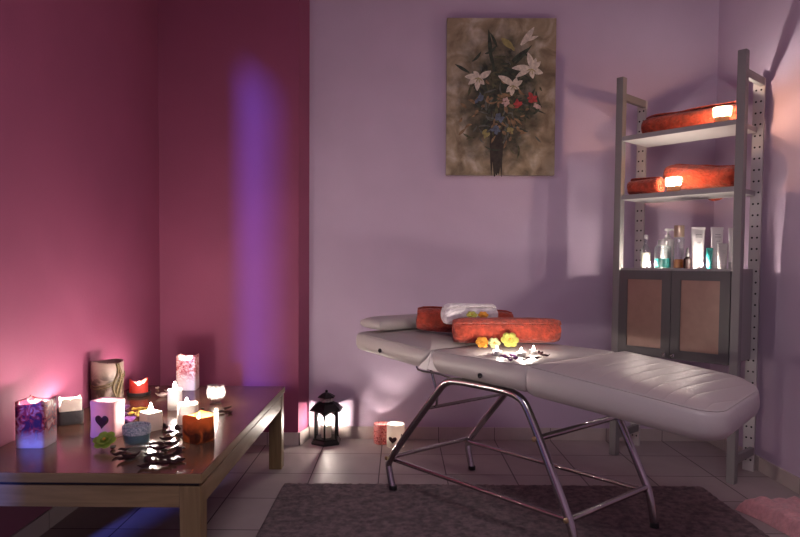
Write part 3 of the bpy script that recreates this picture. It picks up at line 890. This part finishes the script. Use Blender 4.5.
def rose(name, label, loc, r, m, face=(0, -0.5), lying=0.9, group=None):
    """open blossom whose face is turned towards the viewer by tilting its axis"""
    t = thing(name, label, 'flower', loc, 0.0, group)
    ax = Matrix.Rotation(lying, 4, 'X') 
    mb = MB()
    for k, (cnt, rr, rise) in enumerate(((6, 1.0, 1.42), (5, 0.80, 1.05), (4, 0.50, 0.50))):
        for i in range(cnt):
            petal(mb, (0, 0, 0), 2 * pi * (i + 0.5 * (k % 2)) / cnt + k * 0.3, r * rr, r * 1.02 * (1 - .12 * k), rise, 0.15)
    o = solid(mb.build('petals', m, t, angle=180)); o.matrix_local = Matrix.Translation((0, 0, r * 0.78)) @ ax
    mb = MB().ball((0, 0, r * 0.28), r * 0.16, 10)
    o = mb.build('flower_centre', M['rose_orange'], t); o.matrix_local = Matrix.Translation((0, 0, r * 0.78)) @ ax
    mb = MB()
    mb.lathe([(0.0, -0.30 * r), (0.16 * r, -0.22 * r), (0.24 * r, 0.0), (0.12 * r, 0.1 * r)], n=10)
    o = mb.build('calyx', M['leaf_green'], t); o.matrix_local = Matrix.Translation((0, 0, r * 0.78)) @ ax
    return t
BZ = 0.736
def bpt(px, py, z=BZ): 
    p = on_z(px, py, z); return (p.x, p.y, z)
rose('rose', 'orange yellow rose leftmost of the blossoms before the orange towel', (0.368, 2.852, BZ + .0), 0.027, M['rose_orange'])
rose('rose', 'small pale green rose between the two yellow blossoms before the orange towel', (0.420, 2.845, BZ), 0.025, M['rose_pale'])
rose('rose', 'large yellow green rose with open petals before the orange towel', (0.490, 2.853, BZ + .004), 0.036, M['rose_yellow'])
rose('rose', 'pale yellow blossom tucked against the left half of the white towel', (0.335, 2.985, 0.850), 0.023, M['rose_yellow'], lying=0.7)
rose('rose', 'orange blossom tucked against the right half of the white towel', (0.390, 3.000, 0.850), 0.022, M['rose_orange'], lying=0.7)
gp = on_z(101, 451, TZ)
rose('rose', 'green rose blossom lying on the table before the heart candle', (gp.x, gp.y + 0.03, TZ), 0.036, M['rose_green'], lying=0.62)

# tealights on the bed
tl0 = None
for px, py, lab in ((497, 354.5, 'leftmost tealight on the bed, below the small pale green rose'), (521, 356, 'middle tealight on the bed, right of the large yellow green rose'), (533.5, 354, 'rightmost tealight on the bed before the orange towel')):
    p = bpt(px, py, BZ)
    t = thing('tealight', lab, 'tealight', p, 0, 'tealights on the massage bed')
    MB().lathe([(0.0185, 0.0), (0.0195, 0.002), (0.0195, 0.016), (0.0185, 0.016), (0.0185, 0.010), (0.0, 0.010)], n=24).build('cup', M['alu'], t)
    MB().lathe([(0.018, 0.0105), (0.018, 0.013), (0.0, 0.0125)], n=20).build('wax', M['white_wax'], t)
    flame(t, 0, 0, 0.013, 0.018, 0.0040, 0.005)

# ------------------------------------------------------------------ scattered dried leaves and petals
def leaf_mesh(name, L, W, curl, seed, m):
    mb = MB(); r_ = random.Random(seed)
    rows = []
    for i in range(7):
        s = i / 6
        w = W * sin(pi * (0.06 + 0.9 * s)) ** 0.8
        row = []
        for j in range(5):
            t = (j - 2) / 2
            z = 0.002 + curl * L * (4 * (s - 0.5) ** 2) * 0.5 + 0.35 * w * t * t + 0.002 * sin(9 * s + seed)
            row.append(mb.bm.verts.new(((s - 0.5) * L, t * w / 2 + 0.12 * L * sin(2.4 * s + seed), max(0.0012, z))))
        rows.append(row)
    for i in range(6):
        for j in range(4):
            mb.face([rows[i][j], rows[i][j+1], rows[i+1][j+1], rows[i+1][j]])
    o = mb.build(name, m, angle=180)
    return solid(o, 0.0012)
def scatter(name, m, pts, z, label, cat, group, L=(0.04, 0.06), ratio=0.5):
    proto = [leaf_mesh(name, L[0] + (L[1]-L[0]) * k / 3, (L[0] + (L[1]-L[0]) * k / 3) * ratio, 0.25 + 0.13 * k, k + 1, m) for k in range(4)]
    for i, (px, py) in enumerate(pts):
        src = proto[i % 4]
        o = src if i < 4 else src.copy()
        if i >= 4: COL.objects.link(o)
        p = on_z(px, py, z)
        o.location = (p.x, p.y, z)
        o.rotation_euler = (0, 0, rnd.uniform(0, 6.28))
        tag(o, label, cat, group)
    for k in range(len(pts), 4):
        bpy.data.objects.remove(proto[k])
scatter('dried_leaf', M['dried'], [(114, 449), (119, 456), (125, 461), (131, 459), (124, 451), (147, 461), (152, 457), (158, 452), (151, 446), (160, 446), (167, 441), (172, 446),
    (165, 452), (160, 459), (168, 459), (176, 456), (179, 462), (172, 464), (163, 466), (152, 467), (180, 450), (170, 434), (166, 429), (176, 432), (181, 437), (145, 468)], TZ,
    'curled dark dried leaf scattered around the blue cup and amber candles', 'dried leaf', 'dark dried leaves on the table')
scatter('dried_leaf', M['dried'], [(203, 410), (209, 414), (221, 413), (227, 410), (229, 414)], TZ, 'small dark dried leaf lying around the round votive glass', 'dried leaf', 'dried leaves around the votive glass', (0.034, 0.045))
scatter('dried_petal', M['dried_pale'], [(158, 389), (165, 395), (170, 393), (162, 397)], TZ, 'pale dried petal lying behind the slim white candle', 'dried petal', 'pale petals at the back of the table')
scatter('yellow_petal', M['petal_yellow'], [(132, 415), (137, 411), (142, 414), (138, 418), (145, 410)], TZ, 'yellow petal lying between the heart candle and the white candle', 'petal', 'yellow petals on the table', ratio=0.7)
scatter('purple_petal', M['petal_purple'], [(125, 415), (129, 420), (127, 410), (131, 423), (124, 421)], TZ, 'purple petal lying right beside the heart candle', 'petal', 'purple petals on the table', ratio=0.7)
scatter('purple_petal', M['petal_purple'], [(503, 357), (508, 359), (513, 357), (516, 360), (511, 361)], BZ + .002, 'purple petal strewn between the tealights on the bed', 'petal', 'purple petals on the bed', (0.030, 0.038), 0.6)
scatter('dried_leaf', M['dried'], [(527, 359), (538, 359), (545, 357), (541, 355), (524, 361)], BZ + .002, 'dark dried leaf at the foot of the tealights on the bed', 'dried leaf', 'dried leaves on the bed', (0.030, 0.042))

# ------------------------------------------------------------------ floor candles and lantern
c = candle('pillar_candle', 'mottled rose red pillar candle on the floor behind the white heart candle', 'candle', 382, 443.5, 0.02, z=0.0)
candle_body(c, 0.104, 0.104, 0.122, M['rose_wax'], 1.0, 0.070, 0.86)
flame(c, 0, 0, 0.052, 0.018, 0.004)
c = candle('heart_candle', 'glowing white pillar candle with a dark heart on the floor by the back wall', 'candle', 395.5, 448.5, 0.052, z=0.0)
candle_body(c, 0.108, 0.108, 0.138, M['glow_wax'], 1.0, 0.105, 0.93)
heart(c, 0.026, -0.050, 0.050, M['heart']).rotation_euler = (0, 0, -0.35)
mb = MB().tube([(0.034, -0.0445, 0.03), (0.036, -0.0435, 0.085)], 0.004, 6); mb.build('dark_stripe', M['heart'], c)
flame(c, 0, 0, 0.040, 0.038, 0.009)

lp = on_z(325.5, 446.5, 0)
lan = thing('lantern', 'black hexagonal metal lantern with lit glass panes on the floor', 'lantern', (lp.x - 0.005, lp.y + 0.088, 0), radians(-92))
def hexr(r, z): return [Vector((r * cos(pi/3*i), r * sin(pi/3*i), z)) for i in range(6)]
mb = MB(); mb.rings([hexr(.098, 0), hexr(.098, .012), hexr(.086, .026), hexr(.086, .034)]); mb.build('base', M['black_metal'], lan, smooth=False)
mb = MB()
for i in range(6):
    a = pi/3*i
    mb.box((.074 * cos(a), .074 * sin(a), .122), (.010, .010, .176), Matrix.Rotation(a, 3, 'Z'))
mb.build('corner_posts', M['black_metal'], lan, smooth=False)
mb = MB()
for i in range(6):   # arched top of each opening
    a0, a1 = pi/3*i, pi/3*(i+1)
    A_, B_ = Vector((.074 * cos(a0), .074 * sin(a0), 0)), Vector((.074 * cos(a1), .074 * sin(a1), 0))
    nrm = ((A_ + B_) / 2).normalized() * 0.003
    for k in range(8):
        s0, s1 = k / 8, (k + 1) / 8
        h0, h1 = 0.168 + 0.026 * sin(pi * s0), 0.168 + 0.026 * sin(pi * s1)
        P, Q = A_.lerp(B_, s0), A_.lerp(B_, s1)
        mb.rings([[P - nrm + Vector((0,0,h0)), Q - nrm + Vector((0,0,h1)), Q - nrm + Vector((0,0,.208)), P - nrm + Vector((0,0,.208))],
                  [P + nrm + Vector((0,0,h0)), Q + nrm + Vector((0,0,h1)), Q + nrm + Vector((0,0,.208)), P + nrm + Vector((0,0,.208))]])
mb.build('arches', M['black_metal'], lan, smooth=False)
for i in range(6):
    a0, a1 = pi/3*i, pi/3*(i+1)
    A_, B_ = Vector((.071 * cos(a0), .071 * sin(a0), 0)), Vector((.071 * cos(a1), .071 * sin(a1), 0))
    mb = MB()
    mb.face([mb.bm.verts.new(v) for v in (A_ + Vector((0,0,.034)), B_ + Vector((0,0,.034)), B_ + Vector((0,0,.205)), A_ + Vector((0,0,.205)))])
    mb.build('pane', M['glass'], lan, smooth=False)
mb = MB(); mb.rings([hexr(.108, .204), hexr(.112, .210), hexr(.108, .214), hexr(.070, .244), hexr(.044, .256), hexr(.040, .258)]); mb.build('roof', M['black_metal'], lan, smooth=False)
mb = MB()
for i in range(12):
    a = pi/6*i; mb.box((.036 * cos(a), .036 * sin(a), .270), (.006, .008, .026), Matrix.Rotation(a, 3, 'Z'))
mb.lathe([(.028, .257), (.028, .283)], n=12)
mb.build('chimney_vent', M['pale_metal'], lan, smooth=False)
mb = MB(); mb.rings([hexr(.056, .282), hexr(.058, .286), hexr(.030, .304), hexr(.010, .312)]); mb.ball((0, 0, .319), .009, 10); mb.build('cap', M['black_metal'], lan, smooth=False)
t = MB().lathe([(.031, .0345), (.031, .110), (.027, .113), (.022, .108), (.0, .106)], n=24).build('candle', M['white_wax'], lan)
flame(lan, 0, 0, .107, .034, .0062)

# ------------------------------------------------------------------ pink towel on the floor, right
def folded(name, label, loc, rotz, sx, sy, h, m):
    mb = MB(); nx, ny = 40, 30
    rows = []
    for j in range(ny + 1):
        row = []
        for i in range(nx + 1):
            x, y = (i / nx - .5) * sx, (j / ny - .5) * sy
            e = min(1.0, 7 * min(i / nx, 1 - i / nx, j / ny, 1 - j / ny))
            z = h * (1 - (1 - e) ** 2.5) * (1 + 0.30 * noise.noise(Vector((x * 3.4, y * 3.4, 2.0)))) + (0.35 * h * noise.noise(Vector((x * 11, y * 7, 5.))) + 0.2 * h * noise.noise(Vector((x * 26, y * 12, 9.)))) * e
            x += 0.016 * noise.noise(Vector((y * 5, 1., z * 3))); y += 0.02 * noise.noise(Vector((x * 4, 8., z * 3)))
            row.append(mb.bm.verts.new((x, y, max(0.0015, z))))
        rows.append(row)
    for j in range(ny):
        for i in range(nx):
            mb.face([rows[j][i], rows[j][i+1], rows[j+1][i+1], rows[j+1][i]])
    o = mb.build(name, m, loc=loc, rotz=rotz, angle=180)
    tag(o, label, 'towel')
folded('floor_towel', 'crumpled pink towel lying on the tiled floor at the right wall', (1.735, 2.664, 0.001), radians(14), 0.29, 0.50, 0.068, M['terry_pink'])

# ------------------------------------------------------------------ bottles and tubes on the cabinet
def label_strip(parent, r, z, w, lines, m=None):
    """printed lines bent round the front of a bottle or tube; the front faces local -y"""
    mb = MB()
    for k, (lz, lw) in enumerate(lines):
        n_ = 6
        lo, hi = [], []
        for i in range(n_ + 1):
            a = -pi / 2 + (i / n_ - .5) * lw
            lo.append(mb.bm.verts.new((r * cos(a), r * sin(a), z + lz))); hi.append(mb.bm.verts.new((r * cos(a), r * sin(a), z + lz + w)))
        for i in range(n_): mb.face([lo[i], lo[i+1], hi[i+1], hi[i]])
    return mb.build('label_print', m or M['label_print'], parent)
def bottle(name, label, px, y, prof, m, liquid=None, liq_m=None, cap=None, cap_m=None, group='bottles on the cabinet', print_=None):
    t = thing(name, label, 'bottle', (0, 0, 0), 0, group)
    at_shelf(t, shelf_x(px, y), y, S3 + 0.0005, -SA)
    MB().lathe(prof, n=28).build('bottle_body', m, t)
    if liquid: MB().lathe(liquid, n=28).build('contents', liq_m, t)
    if cap: MB().lathe(cap, n=20).build('cap', cap_m, t)
    if print_: label_strip(t, *print_)
    return t
Z_ = 3.7 / 643
bottle('glass_bottle', 'slim clear bottle with a pale filling and thin neck at far left on the cabinet', 646.8, 0.06,
       [(.026, 0), (.028, .004), (.028, .085), (.025, .105), (.012, .130), (.009, .140), (.009, .172)], M['bottle_glass'],
       [(.0245, .004), (.0258, .008), (.0258, .088), (.0, .089)], M['cream_liquid'], [(.0105, .168), (.0105, .186), (.008, .190), (0, .191)], M['tube_white'])
bottle('shower_bottle', 'wide clear bottle half filled with teal liquid on the cabinet', 664, 0.055,
       [(.040, 0), (.044, .005), (.044, .108), (.040, .122), (.026, .128)], M['bottle_glass'],
       [(.037, .004), (.0405, .008), (.0405, .055), (.0, .056)], M['teal'], [(.027, .128), (.027, .155), (.025, .158), (0, .158)], M['tube_grey'])
t = bottle('pump_bottle', 'tall white pump bottle behind the wide teal bottle', 668.5, 0.17,
       [(.033, 0), (.036, .005), (.036, .150), (.030, .165), (.014, .172)], M['tube_white'], cap=[(.015, .172), (.015, .190), (.006, .192), (.006, .212), (.018, .214), (.018, .226), (0, .228)], cap_m=M['tube_white'])
MB().tube([(0, 0, .221), (0.020, -.022, .221), (0.024, -.027, .214)], .005, 8).build('pump_spout', M['tube_white'], t)
bottle('spray_bottle', 'tall pale bottle with an amber base and champagne cap on the cabinet', 680, 0.07,
       [(.025, 0), (.0275, .004), (.0275, .160), (.022, .170), (.012, .173)], M['bottle_glass'],
       [(.023, .003), (.025, .006), (.025, .050), (.0, .051)], M['amber'], [(.0265, .172), (.0265, .232), (.024, .235), (0, .235)], M['gold_cap'], print_=(.0279, 0.0, .003, [(.14, .9), (.13, .7), (.115, .8), (.10, .5)]))
bottle('dropper_bottle', 'small dark dropper bottle between the spray bottle and a white tube', 689, 0.05,
       [(.017, 0), (.019, .003), (.019, .052), (.010, .062), (.008, .066)], M['dark_bottle'], cap=[(.010, .064), (.010, .082), (.006, .086), (.0055, .108), (.003, .112), (0, .113)], cap_m=M['door_frame'])
def tube(label, px, y, h, w, m, cap_m, lines=None, rot=0.0):
    t = thing('cosmetic_tube', label, 'tube', (0, 0, 0), 0, 'cosmetic tubes on the cabinet')
    at_shelf(t, shelf_x(px, y), y, S3 + 0.0005, -SA + rot)
    ch = h * 0.16
    MB().lathe([(w * .36, 0), (w * .38, .002), (w * .38, ch)], n=24).build('cap', cap_m, t)
    mb = MB(); rs = []
    for k in range(11):
        s = k / 10
        rx = w * (0.385 + 0.115 * s) ; ry = w * 0.385 * (1 - s) ** 0.8 + 0.0018
        rs.append([Vector((rx * cos(2*pi*i/28), ry * sin(2*pi*i/28), ch + 0.001 + (h - ch - 0.014) * s)) for i in range(28)])
    mb.rings(rs)
    mb.box((0, 0, h - 0.0065), (w * 1.0, 0.0045, 0.013))
    mb.build('tube_body', m, t, angle=60)
    if lines:
        mb = MB()
        for zf, lw in lines:
            z = h * zf; s = (z - ch) / (h - ch)
            ry = w * 0.385 * (1 - s) ** 0.8 + 0.0026
            mb.box((0, -ry, z), (w * lw, 0.0012, 0.0028))
        mb.build('label_print', M['label_print'], t, smooth=False)
    return t
tube('large white tube standing on its cap, leftmost of the cabinet tubes', 699, 0.07, 0.222, 0.072, M['tube_white'], M['tube_white'], [(.82, .42), (.76, .5), (.62, .3)], -0.1)
tube('tiny teal tube on the cabinet between two white tubes', 711, 0.045, 0.110, 0.034, M['tube_teal'], M['tube_teal'])
tube('large white tube standing on its cap behind the small grey tube', 718, 0.09, 0.220, 0.066, M['tube_white'], M['tube_white'], [(.82, .42), (.76, .5), (.66, .3)])
tube('small grey tube on the cabinet, left of the rightmost tube', 724, 0.035, 0.132, 0.054, M['tube_grey'], M['tube_grey'], [(.70, .4), (.62, .3)])
tube('white tube furthest right on the cabinet beside the shelf post', 735, 0.075, 0.212, 0.058, M['tube_white'], M['tube_grey'], [(.80, .4), (.70, .5), (.55, .4)])
# shelf candles in amber tumblers and tealights by the bottles
def tumbler(label, px, y, z, w, h, fl, fr):
    t = thing('candle_tumbler', label, 'candle', (0, 0, 0), 0, 'amber candles on the shelf unit')
    at_shelf(t, shelf_x(px, y), y, z + 0.0005)
    r1, r0 = w / 2, w / 2 * 0.78
    MB().lathe([(r0 - .003, 0), (r0, .004), (r1, h), (r1 - .002, h), (r0 - .002, .009), (0, .008)], n=32, cap1=False).build('glass_cup', M['amber_glass'], t)
    MB().lathe([(r0 - .003, .0095), (r0 - .0015, h * .40), (0, h * .38)], n=28).build('wax', M['white_wax'], t)
    flame(t, 0, 0, h * .39, fl, fr)
tumbler('lit amber glass candle on the top board before the orange towel', 720, 0.028, S1, 0.092, 0.076, 0.032, 0.0085)
tumbler('lit amber glass candle on the second board before the orange towels', 673, 0.03, S2, 0.088, 0.078, 0.028, 0.0065)
for px, y, lab in ((650.5, 0.012, 'tealight burning at the foot of the slim clear bottle'), (703, 0.004, 'tealight burning at the foot of the leftmost white tube')):
    t = thing('tealight', lab, 'tealight', (0, 0, 0), 0, 'tealights on the cabinet')
    at_shelf(t, shelf_x(px, y), y, S3 + 0.0005)
    MB().lathe([(0.0175, 0.0), (0.0185, 0.002), (0.0185, 0.012), (0.0175, 0.012), (0.0175, 0.008), (0.0, 0.008)], n=24).build('cup', M['alu'], t)
    MB().lathe([(0.017, 0.0082), (0.017, 0.0105), (0.0, 0.010)], n=20).build('wax', M['white_wax'], t)
    flame(t, 0, 0, 0.0105, 0.024, 0.0055, 0.004)

# ------------------------------------------------------------------ painting
PX0, PX1, PZ0, PZ1 = 0.277, 0.945, 1.660, 2.612
pc = ((PX0 + PX1) / 2, YB - 0.02, (PZ0 + PZ1) / 2)
pic = thing('painting', 'unframed canvas painting of white lilies hanging on the lavender wall', 'painting', pc)
pic.rotation_euler = (0, -0.004, 0)
pw_, ph_ = (PX1 - PX0) / 2, (PZ1 - PZ0) / 2
MB().span((-pw_, -0.0185, -ph_), (pw_, 0.0185, ph_)).build('canvas', M['canvas'], pic, smooth=False)
P_WHITE = mat('painted_white', (0.62, 0.56, 0.46), 0.6, var=0.2, vscale=60)
P_GREEN = mat('painted_green', (0.030, 0.045, 0.028), 0.6, var=0.5, vscale=40)
P_OLIVE = mat('painted_olive', (0.30, 0.27, 0.10), 0.6, var=0.2, vscale=40)
P_RED = mat('painted_red', (0.40, 0.05, 0.05), 0.6, var=0.3, vscale=60)
P_PINKW = mat('painted_blush', (0.55, 0.40, 0.36), 0.6, var=0.2, vscale=60)
P_BLUE = mat('painted_blue', (0.10, 0.135, 0.19), 0.6, var=0.3, vscale=60)
P_STEM = mat('painted_stem', (0.030, 0.024, 0.016), 0.6, var=0.4, vscale=40)
def pxy(u, v):   # crop pixels of the picture -> picture plane
    return ((u - 53) / 324 * 2 - 1) * pw_, (1 - (v - 37) / 470 * 2) * ph_
_lift = [0.0]
def stroke(mb, u, v, ang, L, W, bend=0.0):
    """flat brush stroke from (u,v); ang in picture degrees, L, W in metres"""
    x0, z0 = pxy(u, v); a = radians(ang); n_ = 7
    lo, hi = [], []
    _lift[0] += 0.00001
    y = -0.0190 - _lift[0]
    for i in range(n_ + 1):
        s = i / n_; aa = a + bend * s
        cx, cz = x0 + L * s * cos(aa), z0 + L * s * sin(aa)
        w = W * sin(pi * (0.08 + 0.88 * s)) / 2
        lo.append(Vector((cx - w * sin(aa), y, cz + w * cos(aa)))); hi.append(Vector((cx + w * sin(aa), y, cz - w * cos(aa))))
    loop = lo + hi[::-1]
    mb.rings([[p for p in loop], [p + Vector((0, -0.0004, 0)) for p in loop]])
def strokes(name, m, items):
    mb = MB()
    for it in items: stroke(mb, *it)
    return mb.build(name, m, pic, smooth=False)
rs_ = random.Random(21)
strokes('painted_stems', P_STEM, [(198, 330, -88, .36, .06), (214, 330, -92, .35, .05), (205, 380, -90, .25, .07), (205, 300, -92, .43, .050), (188, 310, -90, .40, .022), (226, 320, -95, .38, .026), (213, 350, -88, .33, .018)])
def spray(n_, cu, cv, su, sv, l0, l1, w0, w1):
    return [(min(330, max(90, rs_.gauss(cu, su))), min(470, max(60, rs_.gauss(cv, sv))), rs_.uniform(0, 360), rs_.uniform(l0, l1), rs_.uniform(w0, w1), rs_.uniform(-.7, .7)) for _ in range(n_)]
P_MOSS = mat('painted_moss', (0.070, 0.075, 0.035), 0.6, var=0.5, vscale=40)
P_GREY = mat('painted_grey_green', (0.10, 0.115, 0.095), 0.6, var=0.4, vscale=40)
P_OCHRE = mat('painted_ochre', (0.23, 0.15, 0.075), 0.6, var=0.4, vscale=40)
mb = MB()
for k, lst in enumerate((spray(60, 215, 280, 50, 60, .05, .12, .010, .024) + [(230, 190, 55, .19, .022, -.2), (250, 180, 48, .17, .02), (120, 200, 150, .10, .02), (185, 170, 95, .2, .025)],
        spray(60, 210, 300, 55, 70, .03, .09, .008, .018), spray(34, 210, 320, 50, 55, .03, .08, .006, .012), spray(46, 200, 320, 50, 60, .02, .06, .010, .022))):
    mb.mi = k
    for it in lst: stroke(mb, *it)
mb.build('painted_foliage', [P_GREEN, P_MOSS, P_GREY, P_OCHRE], pic, smooth=False)
for cu, cv, spec in ((148, 215, ((168, .085, .030), (205, .075, .026), (255, .080, .028), (20, .085, .030), (300, .055, .024), (120, .05, .024))),
                     (252, 238, ((140, .11, .032), (215, .06, .026), (250, .065, .026), (20, .06, .024), (60, .05, .024), (320, .04, .02))),
                     (305, 188, ((170, .12, .030), (200, .11, .026), (95, .10, .030), (30, .07, .026), (330, .075, .030), (270, .06, .026), (60, .07, .024)))):
    strokes('painted_lily', P_WHITE, [(cu, cv, a, l, w * 1.25, .15) for a, l, w in spec])
    strokes('painted_stamens', P_OLIVE, [(cu, cv, a, .035, .006) for a in (200, 240, 280, 320)])
strokes('painted_lily_bud', P_WHITE, [(272, 118, 48, .135, .038, .1), (285, 105, 20, .085, .022)])
strokes('painted_bud', P_OLIVE, [(215, 98, -40, .10, .040), (246, 122, -60, .03, .02)])
def dabs(name, m, u, v, r, n_=7):
    strokes(name, m, [(u + rs_.uniform(-4, 4), v + rs_.uniform(-4, 4), i * 360 / n_ + rs_.uniform(-40, 40), r * rs_.uniform(.6, 1.15), r * rs_.uniform(.5, .9), rs_.uniform(-.6, .6)) for i in range(n_)])
dabs('painted_rose', P_PINKW, 228, 288, .026); dabs('painted_rose', P_RED, 266, 293, .030); dabs('painted_rose', P_RED, 308, 277, .034); dabs('painted_rose', P_PINKW, 323, 300, .026)
dabs('painted_bluebell', P_BLUE, 150, 277, .028); dabs('painted_bluebell', P_BLUE, 207, 335, .036); dabs('painted_bluebell', P_BLUE, 200, 372, .030)
dabs('painted_blossom', P_OLIVE, 243, 372, .026); dabs('painted_blossom', P_OLIVE, 170, 380, .030)
